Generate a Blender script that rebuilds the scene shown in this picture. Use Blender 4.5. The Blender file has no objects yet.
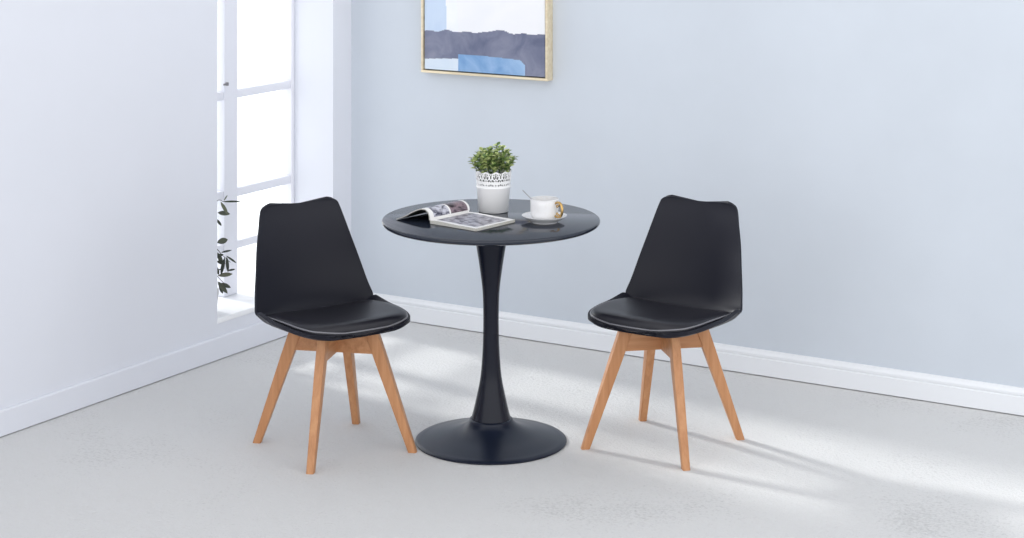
import bpy, bmesh, math, random
from mathutils import Vector, Matrix
random.seed(7)
SC = bpy.context.scene
COL = SC.collection
R = math.radians
PI = math.pi

# ------------------------------------------------------------------ materials
def mat(name, color=(.8, .8, .8), rough=.5, metal=0.0, spec=.5, coat=0.0):
    m = bpy.data.materials.new(name); m.use_nodes = True
    b = m.node_tree.nodes['Principled BSDF']
    b.inputs['Base Color'].default_value = (*color, 1)
    b.inputs['Roughness'].default_value = rough
    b.inputs['Metallic'].default_value = metal
    b.inputs['Specular IOR Level'].default_value = spec
    b.inputs['Coat Weight'].default_value = coat
    return m
def nd(m, typ, **kw):
    n = m.node_tree.nodes.new(typ)
    for k, v in kw.items():
        if k in n.inputs.keys(): n.inputs[k].default_value = v
        else: setattr(n, k, v)
    return n
def lk(m, a, b): m.node_tree.links.new(a, b)
def bsdf(m): return m.node_tree.nodes['Principled BSDF']
def ramp(m, fac, stops, interp='LINEAR'):
    r = nd(m, 'ShaderNodeValToRGB'); e = r.color_ramp.elements
    r.color_ramp.interpolation = interp
    while len(e) < len(stops): e.new(.5)
    for i, (p, c) in enumerate(stops):
        e[i].position = p; e[i].color = (*c, 1)
    lk(m, fac, r.inputs['Fac']); return r
def noise(m, vec, scale, detail=4, rough=.55, dist=0.0):
    n = nd(m, 'ShaderNodeTexNoise'); n.inputs['Scale'].default_value = scale
    n.inputs['Detail'].default_value = detail; n.inputs['Roughness'].default_value = rough
    n.inputs['Distortion'].default_value = dist
    if vec is not None: lk(m, vec, n.inputs['Vector'])
    return n
def bump(m, height, strength, dist=.002, prev=None):
    b = nd(m, 'ShaderNodeBump'); b.inputs['Strength'].default_value = strength
    b.inputs['Distance'].default_value = dist
    lk(m, height, b.inputs['Height'])
    if prev: lk(m, prev.outputs['Normal'], b.inputs['Normal'])
    lk(m, b.outputs['Normal'], bsdf(m).inputs['Normal']); return b
def obco(m): return nd(m, 'ShaderNodeTexCoord').outputs['Object']
def scaled(m, vec, s):
    n = nd(m, 'ShaderNodeMapping'); n.inputs['Scale'].default_value = s
    lk(m, vec, n.inputs['Vector']); return n.outputs['Vector']

def paint(name, c, amt=.02, rough=.6):
    m = mat(name, c, rough, spec=.3); v = obco(m)
    n = noise(m, v, 2.5, 3)
    r = ramp(m, n.outputs['Fac'], [(.3, tuple(x * (1 - amt) for x in c)), (.7, tuple(min(1, x * (1 + amt)) for x in c))])
    lk(m, r.outputs['Color'], bsdf(m).inputs['Base Color'])
    bump(m, noise(m, v, 260, 2).outputs['Fac'], .08, .001)
    return m
M = {}
M['wall'] = paint('blue_grey_wall_paint', (.583, .629, .688), .025)
M['white'] = paint('white_wall_paint', (.74, .76, .82), .01)
M['trim'] = paint('white_trim_paint', (.80, .82, .85), .006, .4)
M['window'] = paint('white_window_paint', (.80, .81, .87), .006, .4)
M['sill'] = paint('white_sill', (.86, .87, .89), .006, .35)

m = M['floor'] = mat('pale_grey_floor', (.6, .6, .62), .85, spec=.2); v = obco(m)
n1 = noise(m, v, 1.6, 3, .5); n2 = noise(m, v, 85, 3, .7); n3 = noise(m, v, 38, 3, .6)
mx = nd(m, 'ShaderNodeMath', operation='MULTIPLY_ADD'); lk(m, n2.outputs['Fac'], mx.inputs[0]); mx.inputs[1].default_value = .9
lk(m, n1.outputs['Fac'], mx.inputs[2])
mx2 = nd(m, 'ShaderNodeMath', operation='MULTIPLY_ADD'); lk(m, n3.outputs['Fac'], mx2.inputs[0]); mx2.inputs[1].default_value = .3
lk(m, mx.outputs[0], mx2.inputs[2])
r = ramp(m, mx2.outputs[0], [(.5, (.38, .38, .38)), (1.7, (.68, .68, .68))])
lk(m, r.outputs['Color'], bsdf(m).inputs['Base Color'])
b1 = bump(m, n2.outputs['Fac'], .9, .006); bump(m, n3.outputs['Fac'], .15, .008, b1)

m = M['shell'] = mat('black_moulded_plastic', (.0075, .008, .0155), .45, spec=.30); v = obco(m)
bump(m, noise(m, v, 900, 1).outputs['Fac'], .06, .0004)
m = M['leather'] = mat('black_leatherette', (.009, .009, .015), .40, spec=.42); v = obco(m)
vo = nd(m, 'ShaderNodeTexVoronoi'); vo.inputs['Scale'].default_value = 420; lk(m, v, vo.inputs['Vector'])
bump(m, vo.outputs['Distance'], .10, .0006)
M['piping'] = mat('piping_painted_highlight', (.18, .18, .20), .28, spec=.6)  # grey colour paints in the highlight along the cushion edge
M['bracket'] = mat('black_bracket', (.02, .02, .022), .45)

def wood(name, axis):
    m = mat(name, (.6, .3, .14), .42, spec=.4); v = obco(m)
    s = [55, 55, 55]; s[axis] = 4
    sv = scaled(m, v, s)
    n = noise(m, sv, 1.0, 5, .6, .4)
    r = ramp(m, n.outputs['Fac'], [(.25, (.39, .172, .072)), (.5, (.50, .238, .108)), (.8, (.60, .32, .155))])
    lk(m, r.outputs['Color'], bsdf(m).inputs['Base Color'])
    bump(m, n.outputs['Fac'], .05, .0005); return m
M['leg'] = wood('beech_wood_upright', 2)
M['beam'] = wood('beech_wood_crosswise', 0)

m = M['table'] = mat('black_satin_lacquer', (.016, .021, .034), .13, spec=.5); v = obco(m)
bump(m, noise(m, v, 60, 2).outputs['Fac'], .02, .0006)
m = M['metal'] = mat('black_powder_coated_metal', (.0085, .0125, .026), .30, spec=.32); v = obco(m)
bump(m, noise(m, v, 700, 1).outputs['Fac'], .04, .0004)

M['pole'] = mat('black_satin_pole', (.007, .009, .018), .24, spec=.25)
M['ceramic'] = mat('white_glazed_ceramic', (.80, .80, .81), .14, spec=.5, coat=.3)
m = M['marbled'] = mat('white_ceramic_with_faint_veins', (.8, .8, .8), .14, coat=.3); v = obco(m)
n = noise(m, v, 38, 4, .6, 1.2)
r = ramp(m, n.outputs['Fac'], [(.47, (.80, .80, .81)), (.5, (.76, .745, .73)), (.53, (.80, .80, .81))])
lk(m, r.outputs['Color'], bsdf(m).inputs['Base Color'])
M['gold'] = mat('polished_gold', (.55, .36, .14), .22, 1.0)
M['steel'] = mat('brushed_steel', (.30, .29, .30), .3, 1.0)
M['coffee'] = mat('dark_coffee', (.03, .013, .006), .08)
M['pot'] = paint('white_painted_tin', (.92, .92, .922), .004, .35)
M['inner'] = mat('dark_nursery_pot', (.045, .05, .05), .6)
M['soil'] = mat('potting_soil', (.03, .022, .015), .95)
M['stem'] = mat('green_stem', (.10, .15, .04), .6)

def leafmat(name, stops, rough=.4):
    m = mat(name, (.1, .2, .05), rough, spec=.4)
    g = nd(m, 'ShaderNodeNewGeometry')
    r = ramp(m, g.outputs['Random Per Island'], stops)
    lk(m, r.outputs['Color'], bsdf(m).inputs['Base Color'])
    bsdf(m).inputs['Subsurface Weight'].default_value = 0
    return m
M['leaf'] = leafmat('small_green_leaf', [(0, (.05, .10, .035)), (.35, (.14, .23, .06)), (.6, (.40, .49, .17)), (1, (.64, .69, .33))])
M['olive'] = leafmat('dark_olive_leaf', [(0, (.028, .035, .028)), (.6, (.055, .065, .045)), (1, (.14, .15, .10))], .5)
M['twig'] = mat('brown_twig', (.07, .06, .045), .7)
M['terra'] = mat('grey_planter', (.55, .55, .56), .6)

m = M['frame'] = mat('pale_gold_frame', (.72, .58, .36), .32, .35); v = obco(m)
n = noise(m, scaled(m, v, (6, 60, 60)), 1, 3)
r = ramp(m, n.outputs['Fac'], [(.3, (.72, .60, .41)), (.7, (.84, .74, .55))]); lk(m, r.outputs['Color'], bsdf(m).inputs['Base Color'])
M['liner'] = mat('black_frame_gap', (.02, .018, .018), .7)
def watercolour(name, a, b, scale=5):
    m = mat(name, a, .75, spec=.2); v = obco(m)
    n = noise(m, v, scale, 5, .55, .8)
    r = ramp(m, n.outputs['Fac'], [(.32, a), (.68, b)]); lk(m, r.outputs['Color'], bsdf(m).inputs['Base Color'])
    return m
M['a_white'] = watercolour('canvas_white', (.82, .83, .86), (.86, .86, .88))
M['a_pale'] = watercolour('canvas_pale_blue', (.50, .61, .78), (.60, .70, .84))
M['a_haze'] = watercolour('canvas_hazy_white', (.80, .83, .91), (.88, .89, .93))
M['a_slate'] = watercolour('canvas_slate', (.13, .145, .225), (.25, .265, .35), 9)
M['a_blue'] = watercolour('canvas_blue', (.16, .31, .56), (.34, .50, .72), 7)
M['a_ice'] = watercolour('canvas_ice_blue', (.58, .68, .80), (.74, .80, .86), 7)

m = M['glass'] = bpy.data.materials.new('window_glass'); m.use_nodes = True
nt = m.node_tree; nt.nodes.clear()
o = nt.nodes.new('ShaderNodeOutputMaterial'); mixs = nt.nodes.new('ShaderNodeMixShader')
t = nt.nodes.new('ShaderNodeBsdfTransparent'); t.inputs['Color'].default_value = (.97, .98, .98, 1)
g = nt.nodes.new('ShaderNodeBsdfGlossy'); g.inputs['Roughness'].default_value = .02
mixs.inputs['Fac'].default_value = .06
nt.links.new(t.outputs[0], mixs.inputs[1]); nt.links.new(g.outputs[0], mixs.inputs[2]); nt.links.new(mixs.outputs[0], o.inputs['Surface'])

# ------------------------------------------------------------------ helpers
def obj(name, bm, material, parent=None, smooth=True, angle=35, loc=None, rot=None):
    bmesh.ops.recalc_face_normals(bm, faces=bm.faces[:])
    me = bpy.data.meshes.new(name); bm.to_mesh(me); bm.free()
    for mm in (material if isinstance(material, (list, tuple)) else [material]): me.materials.append(mm)
    if smooth:
        for p in me.polygons: p.use_smooth = True
        me.set_sharp_from_angle(angle=R(angle))
    ob = bpy.data.objects.new(name, me); COL.objects.link(ob)
    if parent: ob.parent = parent
    if loc is not None: ob.location = loc
    if rot is not None: ob.rotation_euler = rot
    return ob
def tag(o, label, cat, group=None):
    o['label'] = label; o['category'] = cat
    if group: o['group'] = group
    return o
def thing(name, label, cat, loc, rotz=0, group=None):
    o = bpy.data.objects.new(name, None); COL.objects.link(o)
    o.location = loc; o.rotation_euler = (0, 0, rotz); o.empty_display_size = .1
    return tag(o, label, cat, group)
def box(bm, x0, x1, y0, y1, z0, z1, bev=0.0, mi=0):
    vs = [bm.verts.new((x, y, z)) for x in (x0, x1) for y in (y0, y1) for z in (z0, z1)]
    fs = [bm.faces.new([vs[i] for i in q]) for q in ((0, 1, 3, 2), (4, 6, 7, 5), (0, 4, 5, 1), (2, 3, 7, 6), (0, 2, 6, 4), (1, 5, 7, 3))]
    for f in fs: f.material_index = mi
    if bev:
        es = list({e for f in fs for e in f.edges})
        bmesh.ops.bevel(bm, geom=es, offset=bev, segments=2, affect='EDGES', profile=.5)
def extrude_profile(bm, prof, axis, a, b):
    """closed 2-D profile swept along an axis ('x' or 'y') from a to b; profile = (other horizontal, z)"""
    rings = []
    for p in (a, b):
        rings.append([bm.verts.new((p, q[0], q[1]) if axis == 'x' else (q[0], p, q[1])) for q in prof])
    n = len(prof)
    for i in range(n):
        bm.faces.new((rings[0][i], rings[0][(i + 1) % n], rings[1][(i + 1) % n], rings[1][i]))
    bm.faces.new(rings[0][::-1]); bm.faces.new(rings[1])
def lathe(bm, prof, seg=96, c=(0, 0)):
    rings = []
    for (r_, z) in prof:
        if r_ < 1e-6: rings.append([bm.verts.new((c[0], c[1], z))])
        else: rings.append([bm.verts.new((c[0] + r_ * math.cos(2 * PI * i / seg), c[1] + r_ * math.sin(2 * PI * i / seg), z)) for i in range(seg)])
    for a, b in zip(rings, rings[1:]):
        for i in range(seg):
            j = (i + 1) % seg
            if len(a) == 1 and len(b) == 1: continue
            if len(a) == 1: bm.faces.new((a[0], b[i], b[j]))
            elif len(b) == 1: bm.faces.new((a[i], a[j], b[0]))
            else: bm.faces.new((a[i], a[j], b[j], b[i]))
def tube(bm, pts, rad, seg=10, closed=False):
    pts = [Vector(p) for p in pts]; n = len(pts)
    rads = rad if isinstance(rad, (list, tuple)) else [rad] * n
    rings = []; up = None
    for i, p in enumerate(pts):
        if closed: d = (pts[(i + 1) % n] - pts[i - 1]).normalized()
        else: d = (pts[min(i + 1, n - 1)] - pts[max(i - 1, 0)]).normalized()
        if up is None: up = Vector((0, 0, 1)) if abs(d.z) < .9 else Vector((1, 0, 0))
        x = d.cross(up).normalized(); up = x.cross(d).normalized()
        rings.append([bm.verts.new(p + rads[i] * (math.cos(2 * PI * k / seg) * x + math.sin(2 * PI * k / seg) * up)) for k in range(seg)])
    for i in range(n if closed else n - 1):
        a, b = rings[i], rings[(i + 1) % n]
        for k in range(seg): bm.faces.new((a[k], a[(k + 1) % seg], b[(k + 1) % seg], b[k]))
    if not closed:
        bm.faces.new(rings[0][::-1]); bm.faces.new(rings[-1])
def cat(pts, t):
    """Catmull-Rom through rows of numbers, t in 0..len-1"""
    n = len(pts); i = min(int(t), n - 2); f = t - i
    p0, p1, p2, p3 = pts[max(i - 1, 0)], pts[i], pts[i + 1], pts[min(i + 2, n - 1)]
    return [.5 * (2 * b + (c - a) * f + (2 * a - 5 * b + 4 * c - d) * f * f + (3 * b - a - 3 * c + d) * f ** 3) for a, b, c, d in zip(p0, p1, p2, p3)]
def curve(pts, n): return [cat(pts, (len(pts) - 1) * i / n) for i in range(n + 1)]
def lerp_table(tab, z):
    for (z0, v0), (z1, v1) in zip(tab, tab[1:]):
        if z <= z1: return v0 + (v1 - v0) * (z - z0) / (z1 - z0)
    return tab[-1][1]

# ------------------------------------------------------------------ camera
cd = bpy.data.cameras.new('camera'); cam = bpy.data.objects.new('camera', cd); COL.objects.link(cam)
cam.location = (0, 0, 2.0); cam.rotation_euler = (PI / 2, 0, 0)
F = 1900.0
cd.sensor_width = 36; cd.lens = 36 * F / 1024; cd.shift_y = -419.0 / 1024
SC.camera = cam

# ------------------------------------------------------------------ the room (local x = away from the window wall, local y = along it to the corner)
P0 = Vector((-1.156, 7.46, 0)); TH = R(-31)
U = Vector((math.cos(TH), math.sin(TH), 0)); N = Vector((-math.sin(TH), math.cos(TH), 0))
def room(s, t, z): return P0 + s * U + t * N + Vector((0, 0, z))
TC = .894                 # corner
WN, WF = -.002, .761      # window opening along the wall
ZS, ZT = .160, 2.30       # sill and head of the opening
DP = .205                 # depth of the recess
H = 2.75
def struct(name, bm, material, parent=None, **k):
    o = obj(name, bm, material, parent, **k)
    if not parent:
        o.location = P0; o.rotation_euler = (0, 0, TH)
        o['kind'] = 'structure'
    return o

bm = bmesh.new(); box(bm, -.32, 7.0, -8.0, TC + .15, -.06, 0); o = struct('floor', bm, M['floor'], smooth=False)
bm = bmesh.new(); box(bm, -.32, 7.0, TC, TC + .15, 0, H); o = struct('wall_back', bm, M['wall'], smooth=False)
bm = bmesh.new()
box(bm, -.262, 0, WF, TC, 0, H); box(bm, -.262, 0, -4.2, WN, 0, H)
box(bm, -.262, 0, WN, WF, 0, ZS - .02); box(bm, -.262, 0, WN, WF, ZT, H)
o = struct('wall_left', bm, M['white'], smooth=False)
# skirting on the back wall: flat board with a stepped cap
T0 = TC
prof = [(T0, .004), (T0 - .018, .004), (T0 - .018, .066), (T0 - .0145, .069), (T0 - .0145, .072), (T0 - .017, .075), (T0 - .017, .082), (T0 - .012, .090), (T0 - .009, .098), (T0, .098)]
bm = bmesh.new(); extrude_profile(bm, prof, 'x', 0.016, 7.0); struct('baseboard_back', bm, M['trim'], smooth=False)
prof = [(0, .004), (.014, .004), (.014, .086), (.010, .092), (0, .092)]
bm = bmesh.new(); extrude_profile(bm, prof, 'y', -4.2, TC - .001); struct('baseboard_left', bm, M['white'], smooth=False)

# the window: sill, sash frame, glazing bars, panes
win = bpy.data.objects.new('window_1', None); COL.objects.link(win); win.location = P0; win.rotation_euler = (0, 0, TH); win['kind'] = 'structure'
bm = bmesh.new(); box(bm, -DP - .06, .003, WN, WF, ZS - .02, ZS, .0015); struct('window_sill', bm, M['sill'], win)
bm = bmesh.new()
xa, xb = -DP - .055, -DP
for (y0, y1) in ((WN, WN + .05), (WF - .022, WF)): box(bm, xa, xb, y0, y1, ZS, ZT, .003)
box(bm, xa, xb, WN + .05, WF - .022, ZT - .06, ZT, .003)
struct('window_frame', bm, M['window'], win)
bm = bmesh.new(); box(bm, xa + .004, xb, .290, .376, ZS, ZT - .06, .004); struct('mullion', bm, M['window'], win)
for z0, z1 in ((.344, .376), (.560, .596), (.970, 1.005), (1.40, 1.435), (1.83, 1.865)):
    for y0, y1 in ((WN + .05, .290), (.376, WF - .022)):
        bm = bmesh.new(); box(bm, xa + .01, xb - .006, y0, y1, z0, z1, .003); struct('glazing_bar', bm, M['window'], win)
bm = bmesh.new(); box(bm, xb, xb + .012, .294, .304, 1.030, 1.044, .002); box(bm, xb + .006, xb + .012, .272, .300, 1.033, 1.041, .002); lt = struct('latch', bm, M['steel'], win)
for y0, y1 in ((WN + .045, .295), (.371, WF - .018)):
    bm = bmesh.new(); box(bm, xa + .02, xa + .024, y0, y1, ZS, ZT - .055); struct('pane', bm, M['glass'], win, smooth=False)

# ------------------------------------------------------------------ framed picture on the back wall
S0, S1, Z0, Z1 = .392, 1.005, 1.066, 1.86
FD = .045
pic = thing('framed_picture', 'abstract blue and white painting in a slim pale gold frame on the back wall', 'picture', room((S0 + S1) / 2, TC, Z0), TH)
W2 = (S1 - S0) / 2; HH = Z1 - Z0
bm = bmesh.new(); fw = .010
box(bm, -W2, W2, -FD, 0, 0, fw, .0012); box(bm, -W2, W2, -FD, 0, HH - fw, HH, .0012)
box(bm, -W2, -W2 + fw, -FD, 0, fw, HH - fw, .0012); box(bm, W2 - fw, W2, -FD, 0, fw, HH - fw, .0012)
obj('frame', bm, M['frame'], pic)
bm = bmesh.new(); box(bm, -W2 + fw, W2 - fw, -.022, -.002, fw, HH - fw); obj('backing_board', bm, M['liner'], pic, smooth=False)
# canvas: colour fields laid side by side on one stretched cloth
bm = bmesh.new()
cx0, cx1, cz0, cz1 = -W2 + fw + .005, W2 - fw - .005, fw + .005, HH - fw - .005
CW = cx1 - cx0
NX, NZ = 150, 200
def field(p, h):
    wob = .006 * math.sin(9 * p) + .004 * math.sin(23 * p + 1)
    band = .160 + .012 * p + .014 * math.exp(-((p - .62) / .07) ** 2) + .006 * math.exp(-((p - .18) / .04) ** 2) + .002 * math.sin(40 * p)
    low = .038 + .012 * p + .006 * math.sin(5 * p)
    if h > band:
        if p < .17 + .02 * math.sin(h * 9): return 1
        if p < .27 + .10 * max(0, .33 - h): return 2
        return 0
    if p < .285: return 5 if h < low + .004 else 3
    if p < .84:
        top = low + .022 - .010 * max(0, (p - .6)) - .02 * max(0, (p - .80)) / .04
        return 4 if h < top else 3
    return 3
zs = [cz0 + (cz1 - cz0) * (i / NZ) ** 1.6 for i in range(NZ + 1)]
g = [[bm.verts.new((cx0 + CW * i / NX, -FD + .006, z)) for i in range(NX + 1)] for z in zs]
for j in range(NZ):
    for i in range(NX):
        f = bm.faces.new((g[j][i], g[j][i + 1], g[j + 1][i + 1], g[j + 1][i]))
        f.material_index = field((i + .5) / NX, (zs[j] + zs[j + 1]) / 2 - cz0)
bd = [e for e in bm.edges if e.is_boundary]
ex = bmesh.ops.extrude_edge_only(bm, edges=bd)
for vv in ex['geom']:
    if isinstance(vv, bmesh.types.BMVert): vv.co.y = -.022
obj('canvas', bm, [M['a_white'], M['a_pale'], M['a_haze'], M['a_slate'], M['a_blue'], M['a_ice']], pic, smooth=False)

# ------------------------------------------------------------------ chairs
ROWS = [  # b (forward), z, half width, side lift, side forward
    (.222, .428, .062, .000, -.004), (.218, .434, .118, .000, -.006), (.205, .438, .160, .001, -.006), (.178, .438, .191, .004, -.004),
    (.125, .432, .213, .015, 0), (.050, .426, .223, .024, 0), (-.030, .422, .223, .024, 0), (-.095, .423, .221, .018, .002),
    (-.143, .433, .222, .008, .018), (-.176, .462, .223, .000, .044), (-.196, .510, .213, -.002, .042), (-.213, .580, .197, 0, .033),
    (-.229, .650, .181, 0, .022), (-.244, .715, .164, 0, .017), (-.254, .752, .154, .001, .014), (-.258, .770, .146, .002, .013),
    (-.2595, .779, .133, .001, .012), (-.260, .7825, .110, .000, .010)]
def shell_pt(t, u, off=0.0):
    b, z, w, lift, fwd = cat(ROWS, t)
    au = abs(u)
    top = max(0, (t - 13) / 4)
    z += lift * au ** 2.4 - .0045 * top * math.exp(-(u / .45) ** 2)
    b += fwd * au ** 2.0
    if off == 0.0: z += .021 * math.exp(-((t - 7.3) / 1.25) ** 2) * max(0, (au - .78) / .22) ** 1.8
    return Vector((u * w, b, z))
def shell_n(t, u):
    e = .02
    a = shell_pt(min(t + e, 17), u) - shell_pt(max(t - e, 0), u); c = shell_pt(t, min(u + e, 1)) - shell_pt(t, max(u - e, -1))
    n = c.cross(a * -1).normalized()
    return n if (n.z > 0 or t > 9 and n.y > 0) else -n
def make_chair(label):
    root = thing('dining_chair', label, 'chair', (0, 0, 0), 0, 'matching black dining chairs')
    bm = bmesh.new(); NV, NU = 102, 40
    top, bot = [], []
    for j in range(NV + 1):
        t = 17 * j / NV
        ru, rb = [], []
        for i in range(NU + 1):
            u = -1 + 2 * i / NU; u = math.sin(u * PI / 2) * .35 + u * .65
            p = shell_pt(t, u); n = shell_n(t, u)
            edge = min(1, (1 - abs(u)) * 8, j / 4, (NV - j) / 4)
            seat = max(0, min(1, (9.5 - t) / 2)) * min(1, .35 + t / 2)
            th = .008 + .006 * max(0, edge) + seat * (.004 + .006 * min(1, (1 - abs(u)) * 4))
            ru.append(bm.verts.new(p)); rb.append(bm.verts.new(p - n * th))
        top.append(ru); bot.append(rb)
    for j in range(NV):
        for i in range(NU):
            bm.faces.new((top[j][i], top[j][i + 1], top[j + 1][i + 1], top[j + 1][i]))
            bm.faces.new((bot[j][i], bot[j + 1][i], bot[j + 1][i + 1], bot[j][i + 1]))
    per = [(0, i) for i in range(NU)] + [(j, NU) for j in range(NV)] + [(NV, i) for i in range(NU, 0, -1)] + [(j, 0) for j in range(NV, 0, -1)]
    for (a, b), (c, d) in zip(per, per[1:] + per[:1]):
        bm.faces.new((top[a][b], bot[a][b], bot[c][d], top[c][d]))
    obj('shell', bm, M['shell'], root, angle=60)
    # seat cushion
    TA, TB = .45, 7.6
    NV2, NU2 = 44, 32
    bm = bmesh.new(); top, bot = [], []
    def cpt(t, u, k):
        v = (t - TA) / (TB - TA)
        uu = u * (.940 - .05 * v ** 10); p = shell_pt(t, uu, 1)
        e = (1 - abs(u) ** 5) * (1 - abs(2 * v - 1) ** 5)
        h = .0075 + .021 * max(0.0, e) ** .6
        return p + Vector((0, 0, h if k else .0005))
    for j in range(NV2 + 1):
        t = TA + (TB - TA) * j / NV2
        us = [-1 + 2 * i / NU2 for i in range(NU2 + 1)]
        top.append([bm.verts.new(cpt(t, u, 1)) for u in us]); bot.append([bm.verts.new(cpt(t, u, 0)) for u in us])
    for j in range(NV2):
        for i in range(NU2):
            bm.faces.new((top[j][i], top[j][i + 1], top[j + 1][i + 1], top[j + 1][i]))
            bm.faces.new((bot[j][i], bot[j + 1][i], bot[j + 1][i + 1], bot[j][i + 1]))
    per = [(0, i) for i in range(NU2)] + [(j, NU2) for j in range(NV2)] + [(NV2, i) for i in range(NU2, 0, -1)] + [(j, 0) for j in range(NV2, 0, -1)]
    ring = [top[a][b].co.copy() for a, b in per[2 * NU2 + NV2 + 3:] + per[:NU2 + NV2 - 3]]
    for (a, b), (c, d) in zip(per, per[1:] + per[:1]):
        bm.faces.new((top[a][b], bot[a][b], bot[c][d], top[c][d]))
    cu = obj('seat_cushion', bm, M['leather'], root, angle=70)
    bm = bmesh.new(); tube(bm, ring, .0026, 8); pp = obj('piping', bm, M['piping'], cu, angle=80); pp['label'] = 'thin piping around the seat cushion, its highlight painted in grey'
    # crossed base boards, legs on the diagonals
    bm = bmesh.new(); w, L, z0, z1 = .011, .150, .321, .393
    out = [(-L, -w), (-w, -w), (-w, -L), (w, -L), (w, -w), (L, -w), (L, w), (w, w), (w, L), (-w, L), (-w, w), (-L, w)]
    ra = [bm.verts.new((x, y, z0)) for x, y in out]; rb = [bm.verts.new((x, y, z1)) for x, y in out]
    for i in range(12): bm.faces.new((ra[i], ra[(i + 1) % 12], rb[(i + 1) % 12], rb[i]))
    bm.faces.new(ra[::-1]); bm.faces.new(rb)
    obj('cross_frame', bm, M['beam'], root, smooth=False, rot=(0, 0, R(45)))
    bm = bmesh.new(); lathe(bm, [(0, .3925), (.085, .3925), (.085, .402), (0, .402)], 40); obj('mounting_plate', bm, M['bracket'], root)
    for k in range(4):
        bm = bmesh.new()
        sec = [(.412, .100, .146, .0150), (.30, .1425, .1835, .0145), (0, .256, .284, .0125)]
        rings = []
        for z, r0, r1, h in sec:
            rings.append([bm.verts.new((x, y, z)) for x, y in ((r0, -h), (r1, -h), (r1, h), (r0, h))])
        for a, b in zip(rings, rings[1:]):
            for i in range(4): bm.faces.new((a[i], a[(i + 1) % 4], b[(i + 1) % 4], b[i]))
        bm.faces.new(rings[0]); bm.faces.new(rings[-1][::-1])
        es = [e for e in bm.edges if abs(e.verts[0].co.z - e.verts[1].co.z) > .01]
        bmesh.ops.bevel(bm, geom=es, offset=.0045, segments=3, affect='EDGES', profile=.5)
        obj('leg', bm, M['leg'], root, rot=(0, 0, R(45 + 90 * k)))
    return root
def dup(root, label):
    def cp(o, par):
        c = o.copy(); COL.objects.link(c); c.parent = par
        for ch in [q for q in bpy.data.objects if q.parent == o]: cp(ch, c)
        return c
    r_ = root.copy(); COL.objects.link(r_); r_['label'] = label
    for ch in [q for q in bpy.data.objects if q.parent == root]: cp(ch, r_)
    return r_
chair = make_chair('black moulded chair with beech legs on the left, in front of the window')
# local +y is forward: forward angle phi -> rotation phi - 90
chair.location = (-.595, 6.365, 0); chair.rotation_euler = (0, 0, R(-56 - 90))
c2 = dup(chair, 'black moulded chair with beech legs on the right, against the bare back wall')
c2.location = (.5095, 6.40, 0); c2.rotation_euler = (0, 0, R(180 + 56 - 90))

# ------------------------------------------------------------------ pedestal table
TX, TY, TZ = -.071, 6.43, .753
tb = thing('pedestal_table', 'round black bistro table on a trumpet pedestal, standing between the two chairs', 'table', (TX, TY, 0))
bm = bmesh.new(); RT = .369
lathe(bm, [(0, TZ - .018), (RT - .010, TZ - .018), (RT - .003, TZ - .014), (RT, TZ - .009), (RT, TZ - .0045), (RT - .001, TZ - .002), (RT - .004, TZ), (0, TZ)], 160)
obj('tabletop', bm, M['table'], tb, angle=50)
tabP = [(.0655, .066), (.078, .0670), (.107, .0590), (.152, .0487), (.212, .0367), (.273, .0308), (.348, .0271), (.439, .0264), (.514, .0294), (.59, .0390), (.665, .0510), (.72, .0615), (.735, .065)]
bm = bmesh.new()
pr = [(0, .0655), (.0665, .0765)] + [(lambda q: (q[1], q[0]))(q) for q in curve([(z, r_) for z, r_ in tabP[1:]], 60)] + [(0, .735)]
lathe(bm, pr, 96); obj('pedestal', bm, M['pole'], tb, angle=40)
bm = bmesh.new(); RB = .256
pr = [(0, 0), (RB - .004, 0), (RB, .002), (RB, .005), (RB - .003, .0075), (RB - .02, .0105)] + [(q[0], q[1]) for q in curve([(RB - .03, .0125), (.19, .0215), (.145, .0325), (.112, .0440), (.090, .0560), (.078, .0675), (.0735, .0745)], 30)] + [(.0705, .0780), (.068, .0785), (0, .0785)]
lathe(bm, pr, 128); obj('base', bm, M['metal'], tb, angle=50)

# ------------------------------------------------------------------ potted plant on the table
px, py = -.064, 6.560
pl = thing('potted_plant', 'small bushy green plant in a white pot with a pierced lace rim on the table', 'plant', (px, py, TZ))
HP = .142; LB = .089
def rad(z): return .0515 + (.0625 - .0515) * min(1, z / HP)
bm = bmesh.new()
lathe(bm, [(0, 0), (.049, 0), (.0515, .002), (rad(LB - .006), LB - .006), (rad(LB) + .0016, LB - .003), (rad(LB) + .0016, LB), (rad(LB), LB + .002), (rad(LB) - .0015, LB + .001), (.050, .003), (0, .003)], 96)
obj('pot', bm, M['pot'], pl, angle=50)
NM, CPM, NR = 11, 34, 46
def lace_hole(x, y):
    """x -.5..5 across one motif, y 0..1 up the band; True = pierced"""
    if y > .945 + .05 * math.cos(2 * PI * x): return True
    def el(cx, cy, a, b, rot=0):
        dx, dy = x - cx, y - cy
        c_, s_ = math.cos(rot), math.sin(rot)
        return ((dx * c_ + dy * s_) / a) ** 2 + ((-dx * s_ + dy * c_) / b) ** 2 < 1
    for k in range(5):
        a = R(20 + 35 * k)
        if el(.31 * math.cos(a), .30 + .38 * math.sin(a), .125, .065, a): return True
    for k in range(3):
        a = R(45 + 45 * k)
        if el(.11 * math.cos(a), .30 + .15 * math.sin(a), .05, .035, a): return True
    for sx in (-1, 1):
        if el(sx * .5, .66, .065, .13) or el(sx * .5, .40, .05, .07) or el(sx * .30, .12, .07, .055) or el(sx * .5, .15, .06, .06): return True
    if el(0, .84, .05, .07) or el(.19, .80, .05, .06) or el(-.19, .80, .05, .06) or el(.40, .82, .05, .05) or el(-.40, .82, .05, .05): return True
    return el(0, .12, .07, .055)
bm = bmesh.new(); tot = NM * CPM
g = [[None] * tot for _ in range(NR + 1)]
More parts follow.
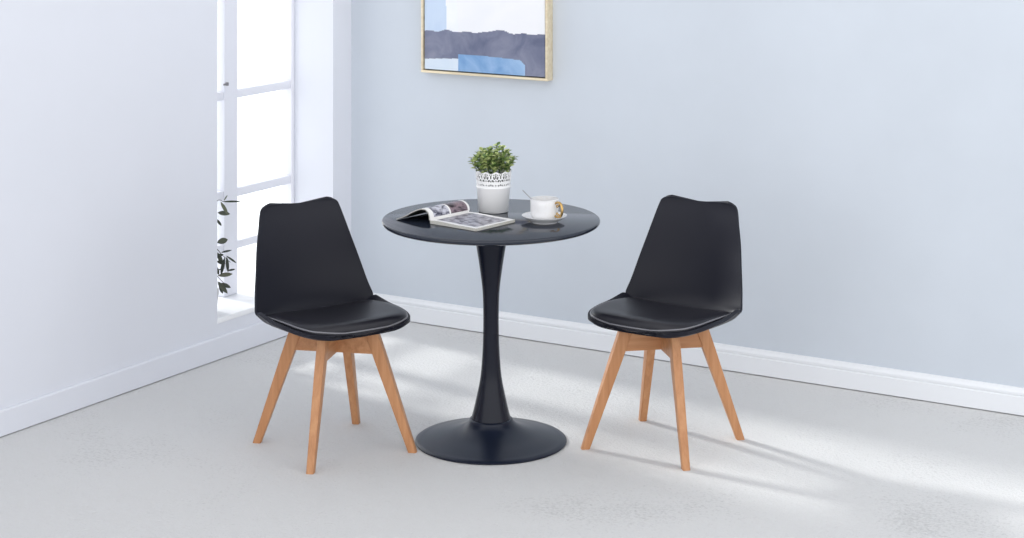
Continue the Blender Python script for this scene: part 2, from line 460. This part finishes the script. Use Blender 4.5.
for j in range(NR + 1):
    z = LB + .002 + (HP - LB) * j / NR; r_ = rad(z)
    for i in range(tot):
        a = 2 * PI * i / tot; g[j][i] = bm.verts.new((r_ * math.cos(a), r_ * math.sin(a), z))
for j in range(NR):
    for i in range(tot):
        if not lace_hole(((i + .5) / CPM) % 1 - .5, (j + .5) / NR):
            bm.faces.new((g[j][i], g[j][(i + 1) % tot], g[j + 1][(i + 1) % tot], g[j + 1][i]))
bmesh.ops.delete(bm, geom=[v_ for v_ in bm.verts if not v_.link_faces], context='VERTS')
lc = obj('lace_rim', bm, M['pot'], pl, angle=50); md = lc.modifiers.new('thickness', 'SOLIDIFY'); md.thickness = .0012; md.offset = -1
bm = bmesh.new(); lathe(bm, [(0, .004), (.046, .004), (.0555, .120), (.0575, .120), (.0575, .123), (.054, .123), (.053, .112), (0, .112)], 64); ip = obj('inner_pot', bm, M['inner'], pl, angle=50)
bm = bmesh.new(); lathe(bm, [(0, .1125), (.053, .1125), (.05, .116), (.02, .119), (0, .118)], 40); obj('soil', bm, M['soil'], pl)
def leaf(bm, base, d, length, width, droop=.2, nrm=None, segs=4):
    d = Vector(d).normalized()
    side = d.cross(nrm if nrm is not None else Vector((random.uniform(-.4, .4), random.uniform(-.4, .4), 1)))
    if side.length < 1e-3: side = d.cross(Vector((1, 0, 0)))
    side.normalize(); up = side.cross(d).normalized()
    prev = None
    for k in range(segs + 1):
        f = k / segs
        w = width * .5 * (max(0.0, math.sin(PI * (f * .92 + .04))) ** .8) if 0 < k < segs else width * .04
        c = Vector(base) + d * length * f - up * droop * length * f * f
        row = [bm.verts.new(c - side * w + up * w * .35), bm.verts.new(c), bm.verts.new(c + side * w + up * w * .35)]
        if prev:
            bm.faces.new((prev[0], prev[1], row[1], row[0])); bm.faces.new((prev[1], prev[2], row[2], row[1]))
        prev = row
bs = bmesh.new(); bl = bmesh.new(); rnd = random.Random(3)
for k in range(44):
    a = k * 2.39996; q = math.sqrt((k + .5) / 44)
    end = Vector((.077 * q * math.cos(a) - .002, .075 * q * math.sin(a), .215 - .040 * q ** 3 + rnd.uniform(-.020, .012)))
    st = Vector((.035 * q * math.cos(a), .035 * q * math.sin(a), .115))
    mid = (st + end) / 2 + Vector((.006 * math.cos(a), .006 * math.sin(a), .004))
    pts = [Vector(c) for c in curve([st, mid, end], 8)]
    tube(bs, pts, .0009, 5)
    for i in range(3, 9):
        for sgn in (0, PI):
            az = a + i * 1.57 + sgn + rnd.uniform(-.4, .4)
            d = Vector((math.cos(az), math.sin(az), rnd.uniform(.15, .9)))
            leaf(bl, pts[i], d, rnd.uniform(.014, .022), rnd.uniform(.012, .017), rnd.uniform(-.1, .35), None, 3)
    leaf(bl, pts[-1], (rnd.uniform(-.4, .4), rnd.uniform(-.4, .4), 1), .011, .007)
stem = obj('stems', bs, M['stem'], pl); fol = obj('foliage', bl, M['leaf'], pl, angle=70)

# ------------------------------------------------------------------ cup, saucer, spoon
cx, cy = .1085, 6.368
bm = bmesh.new()
lathe(bm, [(0, .003), (.038, .003), (.039, 0), (.043, 0), (.0445, .004), (.060, .0110), (.0715, .0190), (.0752, .0225), (.0758, .0235), (.0748, .0240), (.070, .0220), (.056, .0135), (.042, .0085), (.034, .0075), (0, .0075)], 96)
sa = obj('saucer', bm, M['ceramic'], loc=(cx, cy, TZ + .0002), angle=60); tag(sa, 'round white saucer under the coffee cup on the table', 'saucer')
cup = thing('coffee_cup', 'white coffee cup with a gold handle on a saucer at the right of the table', 'cup', (cx, cy, TZ + .0086))
bm = bmesh.new(); CH = .0705
lathe(bm, [(0, .003), (.029, .003), (.030, 0), (.034, 0), (.036, .003), (.0425, .009), (.0462, .017), (.0473, .028), (.0476, .05), (.0478, CH - .001), (.0470, CH), (.0460, CH - .001), (.0455, .05), (.0447, .026), (.041, .013), (.034, .0075), (0, .0065)], 96)
obj('cup_body', bm, M['marbled'], cup, angle=60)
bm = bmesh.new(); lathe(bm, [(.0479, CH - .0028), (.0484, CH - .0010), (.0470, CH + .0007), (.0456, CH - .0010), (.0459, CH - .0028)], 96)
rim = obj('rim', bm, M['ceramic'], cup)
bm = bmesh.new(); lathe(bm, [(0, .0515), (.04545, .0515), (.0453, .0505), (0, .0505)], 48); obj('coffee', bm, M['coffee'], cup, smooth=False)
# handle: squared gold loop with curled ends
bm = bmesh.new()
hp = [(.0455, .058), (.053, .0625), (.063, .0635), (.0715, .058), (.0755, .047), (.0755, .034), (.0715, .022), (.063, .0155), (.053, .0145), (.0450, .018)]
pts = [Vector((x, 0, z)) for x, z in curve(hp, 40)]
tube(bm, pts, [.0034 + .0014 * math.sin(PI * i / 40) for i in range(41)], 10)
for zc, sg in ((.050, 1), (.026, -1)):
    cr = [Vector((.0555 + .0055 * (1 - i / 30) * math.cos(2 * PI * i / 22) , 0, zc + sg * .0055 * (1 - i / 30) * math.sin(2 * PI * i / 22))) for i in range(24)]
    tube(bm, cr, .002, 7)
    tube(bm, [Vector((.0555 + .0055, 0, zc)), Vector((.064, 0, zc + sg * .006)), Vector((.063, 0, zc + sg * .0115))], .0022, 7)
hd = obj('handle', bm, M['gold'], cup, rot=(0, 0, R(-40))); hd['label'] = 'polished gold loop handle'
# spoon leaning in the cup
sp = thing('teaspoon', 'slim steel teaspoon leaning out of the coffee cup', 'spoon', (cx + .012, cy, TZ + .0185))
bm = bmesh.new()
path = [(-.085, .0885), (-.06, .0635), (-.045, .0485), (-.03, .0335), (-.015, .018), (-.004, .008)]
wd = [.0032, .0026, .0020, .0017, .0016, .0022]
prev = None
for (x, z), w in zip(path, wd):
    row = [bm.verts.new((x + sx * .0007, sy * w, z + sx * .0007)) for sx, sy in ((-1, -1), (1, -1), (1, 1), (-1, 1))]
    if prev:
        for i in range(4): bm.faces.new((prev[i], prev[(i + 1) % 4], row[(i + 1) % 4], row[i]))
    else: bm.faces.new(row[::-1])
    prev = row
bm.faces.new(prev)
obj('spoon_handle', bm, M['steel'], sp)
bm = bmesh.new()
g = []
for i in range(9):
    q = i / 8; rr = []
    for k in range(20):
        a = 2 * PI * k / 20
        x, y = .013 * q * math.cos(a), .0085 * q * math.sin(a)
        d = .0042 * (1 - q * q)
        rr.append(bm.verts.new((x + .006, y, d * -1 + .0065 - x * .35)))
    g.append(rr)
for a, b in zip(g, g[1:]):
    for k in range(20): bm.faces.new((a[k], a[(k + 1) % 20], b[(k + 1) % 20], b[k]))
bmesh.ops.remove_doubles(bm, verts=bm.verts[:], dist=1e-5)
bw = obj('spoon_bowl', bm, M['steel'], sp); md = bw.modifiers.new('thickness', 'SOLIDIFY'); md.thickness = .0008

# ------------------------------------------------------------------ open magazine
MX, MY = -.2735, 6.338         # near end of the spine
SV = Vector((.136, .163, 0)).normalized(); WV = Vector((SV.y, -SV.x, 0))
ML, MW = .198, .204
mg = thing('magazine', 'open magazine lying on the table, its left pages curled over', 'magazine', (MX, MY, TZ), math.atan2(WV.y, WV.x))
# local x = across the right page, local y = along the spine
def uvgrid(bm, fn, nu, nv):
    uvl = bm.loops.layers.uv.verify()
    g = [[bm.verts.new(fn(i / nu, j / nv)) for i in range(nu + 1)] for j in range(nv + 1)]
    for j in range(nv):
        for i in range(nu):
            f = bm.faces.new((g[j][i], g[j][i + 1], g[j + 1][i + 1], g[j + 1][i]))
            for l, (a, b) in zip(f.loops, ((i, j), (i + 1, j), (i + 1, j + 1), (i, j + 1))): l[uvl].uv = (a / nu, b / nv)
    return g
def mpage(name, rects, scale):
    """white paper with printed picture areas (u0,u1,v0,v1, dark, light)"""
    m = mat(name, (.8, .8, .8), .30, spec=.5)
    uv = nd(m, 'ShaderNodeTexCoord').outputs['UV']; sx = nd(m, 'ShaderNodeSeparateXYZ'); lk(m, uv, sx.inputs[0])
    n = noise(m, scaled(m, uv, (1, 1, 1)), scale, 3, .6, .6)
    col = None
    base = nd(m, 'ShaderNodeRGB'); base.outputs[0].default_value = (.84, .83, .82, 1); col = base.outputs[0]
    def cmp(sock, v, op):
        c = nd(m, 'ShaderNodeMath', operation=op); lk(m, sock, c.inputs[0]); c.inputs[1].default_value = v; return c.outputs[0]
    for (u0, u1, v0, v1, dk, lt) in rects:
        parts = [cmp(sx.outputs[0], u0, 'GREATER_THAN'), cmp(sx.outputs[0], u1, 'LESS_THAN'), cmp(sx.outputs[1], v0, 'GREATER_THAN'), cmp(sx.outputs[1], v1, 'LESS_THAN')]
        a = parts[0]
        for b in parts[1:]:
            mm = nd(m, 'ShaderNodeMath', operation='MULTIPLY'); lk(m, a, mm.inputs[0]); lk(m, b, mm.inputs[1]); a = mm.outputs[0]
        rp = ramp(m, n.outputs['Fac'], [(.38, dk), (.47, tuple((x + y) / 2 for x, y in zip(dk, lt))), (.58, lt)])
        mi = nd(m, 'ShaderNodeMix', data_type='RGBA'); lk(m, a, mi.inputs[0]); lk(m, col, mi.inputs[6]); lk(m, rp.outputs['Color'], mi.inputs[7]); col = mi.outputs[2]
    lk(m, col, bsdf(m).inputs['Base Color']); return m
M['page_r'] = mpage('printed_page_grey_photo', [(.07, .93, .09, .90, (.05, .045, .07), (.42, .41, .46))], 9)
M['page_l'] = mpage('printed_page_two_photos', [(.10, .74, .10, .49, (.03, .03, .06), (.58, .58, .66)), (.10, .74, .53, .95, (.03, .02, .03), (.26, .19, .22))], 6)
m = M['edge'] = mat('paper_edge', (.62, .60, .53), .7); v = obco(m)
w_ = nd(m, 'ShaderNodeTexWave', bands_direction='Z'); w_.inputs['Scale'].default_value = 260; w_.inputs['Distortion'].default_value = .6; lk(m, v, w_.inputs['Vector'])
r = ramp(m, w_.outputs['Fac'], [(.2, (.40, .38, .34)), (.8, (.76, .75, .70))]); lk(m, r.outputs['Color'], bsdf(m).inputs['Base Color'])
M['cover'] = mat('grey_magazine_cover', (.05, .052, .05), .35)
# right half: block of pages under a printed top page
def rz(u, v): return .0115 + .0022 * math.sin(PI * min(1, u * 1.7)) * (1 - u) - .0015 * u
bm = bmesh.new()
g = uvgrid(bm, lambda u, v: (MW * u, ML * v, rz(u, v)), 24, 10)
obj('printed_page', bm, M['page_r'], mg)
bm = bmesh.new()
t_ = [[bm.verts.new((MW * i / 24, ML * j / 10, rz(i / 24, 0) - .0003)) for i in range(25)] for j in range(11)]
b_ = [[bm.verts.new((MW * i / 24, ML * j / 10, .0012)) for i in range(25)] for j in range(11)]
for j in range(10):
    for i in range(24):
        bm.faces.new((t_[j][i], t_[j][i + 1], t_[j + 1][i + 1], t_[j + 1][i])); bm.faces.new((b_[j][i], b_[j + 1][i], b_[j + 1][i + 1], b_[j][i + 1]))
per = [(0, i) for i in range(24)] + [(j, 24) for j in range(10)] + [(10, i) for i in range(24, 0, -1)] + [(j, 0) for j in range(10, 0, -1)]
for (a, b), (c, d) in zip(per, per[1:] + per[:1]): bm.faces.new((t_[a][b], b_[a][b], b_[c][d], t_[c][d]))
obj('page_block', bm, M['edge'], mg, angle=30)
bm = bmesh.new(); box(bm, -.001, MW + .001, -.001, ML + .001, .0002, .0012); obj('cover', bm, M['cover'], mg, smooth=False)
# left half: curled pages; profile from the spine up, over and down to the table (x to the left is negative)
nearP = [(0, 0, .0115), (-.001, 0, .024), (-.008, 0, .038), (-.022, -.001, .0465), (-.043, -.004, .0455), (-.070, -.010, .034), (-.100, -.017, .0165), (-.132, -.025, .0035)]
farP = [(0, 0, .0115), (.003, 0, .022), (-.004, 0, .036), (-.021, 0, .0455), (-.045, 0, .0455), (-.075, 0, .035), (-.108, 0, .017), (-.145, 0, .0035)]
def curl(u, v, off=0.0):
    a = Vector(cat(nearP, 7 * u)); b = Vector(cat(farP, 7 * u)) + Vector((0, ML, 0))
    p = a.lerp(b, v)
    if off:
        e = .01; q0 = cat(nearP, 7 * max(0, u - e)); q1 = cat(nearP, 7 * min(1, u + e))
        dx, dz = q1[0] - q0[0], q1[2] - q0[2]; l = math.hypot(dx, dz)
        p += Vector((dz / l, 0, -dx / l)) * off * (1 if True else 1)
    return p
bm = bmesh.new(); uvgrid(bm, lambda u, v: curl(u, v), 40, 12); obj('curled_printed_page', bm, M['page_l'], mg, angle=80)
bm = bmesh.new(); th = .0045
A = [[bm.verts.new(curl(i / 40, j / 12, -.0004)) for i in range(41)] for j in range(13)]
B = [[bm.verts.new(curl(i / 40, j / 12, -th * (1 - .55 * i / 40))) for i in range(41)] for j in range(13)]
for row in B:
    for vv in row: vv.co.z = max(vv.co.z, .0014)
for j in range(12):
    for i in range(40):
        bm.faces.new((A[j][i], A[j][i + 1], A[j + 1][i + 1], A[j + 1][i])); bm.faces.new((B[j][i], B[j + 1][i], B[j + 1][i + 1], B[j][i + 1]))
per = [(0, i) for i in range(40)] + [(j, 40) for j in range(12)] + [(12, i) for i in range(40, 0, -1)] + [(j, 0) for j in range(12, 0, -1)]
for (a, b), (c, d) in zip(per, per[1:] + per[:1]): bm.faces.new((A[a][b], B[a][b], B[c][d], A[c][d]))
obj('curled_pages', bm, M['edge'], mg, angle=50)
bm = bmesh.new()
A = [[bm.verts.new(curl(i / 40, j / 12, -th * (1 - .55 * i / 40) - .0004)) for i in range(41)] for j in range(13)]
B = [[bm.verts.new(curl(i / 40, j / 12, -th * (1 - .55 * i / 40) - .0012)) for i in range(41)] for j in range(13)]
for rows_, zm in ((A, .0012), (B, .0004)):
    for row in rows_:
        for vv in row: vv.co.z = max(vv.co.z, zm)
for j in range(12):
    for i in range(40):
        bm.faces.new((A[j][i], A[j][i + 1], A[j + 1][i + 1], A[j + 1][i])); bm.faces.new((B[j][i], B[j + 1][i], B[j + 1][i + 1], B[j][i + 1]))
for (a, b), (c, d) in zip(per, per[1:] + per[:1]): bm.faces.new((A[a][b], B[a][b], B[c][d], A[c][d]))
obj('curled_cover', bm, M['cover'], mg, angle=50)

# ------------------------------------------------------------------ leafy branch plant standing in the window recess
op = thing('olive_plant', 'slender dark-leaved potted branch plant on the window sill at the left', 'plant', room(-.105, .060, ZS))
bm = bmesh.new(); lathe(bm, [(0, 0), (.036, 0), (.038, .002), (.048, .085), (.048, .09), (.0455, .09), (.044, .078), (0, .078)], 48); obj('planter', bm, M['terra'], op, angle=50)
bm = bmesh.new(); lathe(bm, [(0, .0785), (.0438, .0785), (.03, .083), (0, .084)], 32); obj('soil', bm, M['soil'], op)
bt = bmesh.new(); bl = bmesh.new()
org = room(-.105, .060, ZS)
def L(x, z, dep=0.0):     # x along the view's right, z above the floor, from the recess edge
    base = room(-.10, .130, 0)
    return Vector((base.x + x, base.y + dep, z)) - org
st = Vector((0, 0, .08))
def leafs(lst):
    for (x, z, dx, dz, ln, wd, dep) in lst:
        leaf(bl, L(x, z, dep), (dx, random.uniform(-.35, .35), dz), ln * 1.22, wd * 1.35, .12, Vector((.15, -1, .35)), 6)
br = [[(-.02, .40), (-.022, .52), (-.008, .592), (.02, .588)],
      [(-.02, .34), (-.015, .40), (.012, .375), (.045, .345)],
      [(-.03, .30), (-.012, .295), (.006, .275), (.02, .262)],
      [(-.035, .42), (-.06, .56), (-.075, .66), (-.08, .74)]]
for b in br:
    pts = [st, (st + L(*b[0])) / 2 + Vector((-.01, 0, .02))] + [L(*q) for q in b]
    cp = [Vector(c) for c in curve(pts, 24)]
    tube(bt, cp, [.0028 - .0018 * i / 24 for i in range(25)], 6)
leafs([(.012, .589, 1, .02, .062, .006, 0), (.006, .588, .45, -.75, .048, .0105, 0), (.018, .592, .5, .8, .022, .004, 0), (-.006, .545, 1, -.1, .040, .014, 0), (-.012, .560, -.6, .6, .05, .012, .02), (-.012, .52, .55, -.75, .03, .008, 0),
       (-.008, .425, 1, .25, .036, .018, 0), (.008, .385, 1, .28, .036, .006, 0), (.028, .372, .75, -.6, .045, .006, 0), (.030, .368, .15, -1, .050, .010, 0), (.022, .365, -.2, -1, .058, .011, 0), (.018, .378, -.8, -.2, .035, .010, 0), (.033, .312, 1, .18, .026, .006, 0), (-.008, .385, .4, -1, .045, .013, 0), (-.01, .35, 1, -.3, .03, .012, 0), (-.012, .33, .3, -.9, .03, .009, 0),
       (-.005, .292, 1, .08, .048, .013, 0), (-.012, .312, 1, .35, .03, .004, 0), (-.006, .268, .7, -.75, .050, .014, 0), (.004, .262, .9, -.45, .040, .012, 0), (.0, .262, .3, -.95, .038, .011, 0)])
for k in range(26):
    b = br[k % 4]; q = cat([(x, z) for x, z in b[:2 if k % 4 < 3 else 4]], random.uniform(0, 1 if k % 4 < 3 else 3))
    x = min(q[0], -.03)
    a = random.uniform(0, 6.28)
    leaf(bl, L(x, q[1]), (-abs(math.cos(a)) , math.sin(a) * .6, random.uniform(-.6, .6)), random.uniform(.035, .05), .011, .15, Vector((0, -1, .4)), 5)
obj('branches', bt, M['twig'], op); obj('leaves', bl, M['olive'], op, angle=80)

# ------------------------------------------------------------------ light
w = bpy.data.worlds.new('overcast'); SC.world = w; w.use_nodes = True
bg = w.node_tree.nodes['Background']; bg.inputs['Color'].default_value = (.975, .982, 1.0, 1); bg.inputs['Strength'].default_value = 1.0
def wn(t, **k):
    n = w.node_tree.nodes.new(t)
    for a, b in k.items(): setattr(n, a, b)
    return n
wl = w.node_tree.links
tc = wn('ShaderNodeTexCoord'); dt = wn('ShaderNodeVectorMath', operation='DOT_PRODUCT'); wl.new(tc.outputs['Generated'], dt.inputs[0])
dt.inputs[1].default_value = (-U.x, -U.y, .25)
mxw = wn('ShaderNodeMath', operation='MAXIMUM'); wl.new(dt.outputs['Value'], mxw.inputs[0]); mxw.inputs[1].default_value = 0
pw = wn('ShaderNodeMath', operation='POWER'); wl.new(mxw.outputs[0], pw.inputs[0]); pw.inputs[1].default_value = 2.0
ml = wn('ShaderNodeMath', operation='MULTIPLY_ADD'); wl.new(pw.outputs[0], ml.inputs[0]); ml.inputs[1].default_value = 1.3
sep = wn('ShaderNodeSeparateXYZ'); wl.new(tc.outputs['Generated'], sep.inputs[0])
mz = wn('ShaderNodeMapRange'); wl.new(sep.outputs['Z'], mz.inputs['Value'])          # bright hazy horizon, darker overhead
mz.inputs['From Min'].default_value = 0; mz.inputs['From Max'].default_value = .9; mz.inputs['To Min'].default_value = 1.5; mz.inputs['To Max'].default_value = .62
wl.new(mz.outputs['Result'], ml.inputs[2])
df = wn('ShaderNodeVectorMath', operation='DOT_PRODUCT'); wl.new(tc.outputs['Generated'], df.inputs[0]); df.inputs[1].default_value = (.10, -.97, .20)
mf = wn('ShaderNodeMath', operation='MAXIMUM'); wl.new(df.outputs['Value'], mf.inputs[0]); mf.inputs[1].default_value = 0
sf = wn('ShaderNodeMath', operation='MULTIPLY_ADD'); wl.new(mf.outputs[0], sf.inputs[0]); sf.inputs[1].default_value = .48; wl.new(ml.outputs[0], sf.inputs[2])
wl.new(sf.outputs[0], bg.inputs['Strength'])
sl = bpy.data.lights.new('sun', 'SUN'); so = bpy.data.objects.new('sun', sl); COL.objects.link(so)
sl.energy = 3.3; sl.angle = R(5); sl.color = (1.0, .985, .96)
az, el = R(-40), R(25)
dv = Vector((math.cos(az) * math.cos(el), math.sin(az) * math.cos(el), -math.sin(el)))
so.rotation_euler = dv.to_track_quat('-Z', 'Y').to_euler(); so.location = (-4, 10, 3)

SC.view_settings.view_transform = 'Standard'; SC.view_settings.look = 'None'
SC.view_settings.gamma = 1.0; SC.view_settings.exposure = 0.10
SC.view_settings.use_curve_mapping = False
SC.cycles.use_denoising = True
SC.cycles.max_bounces = 8
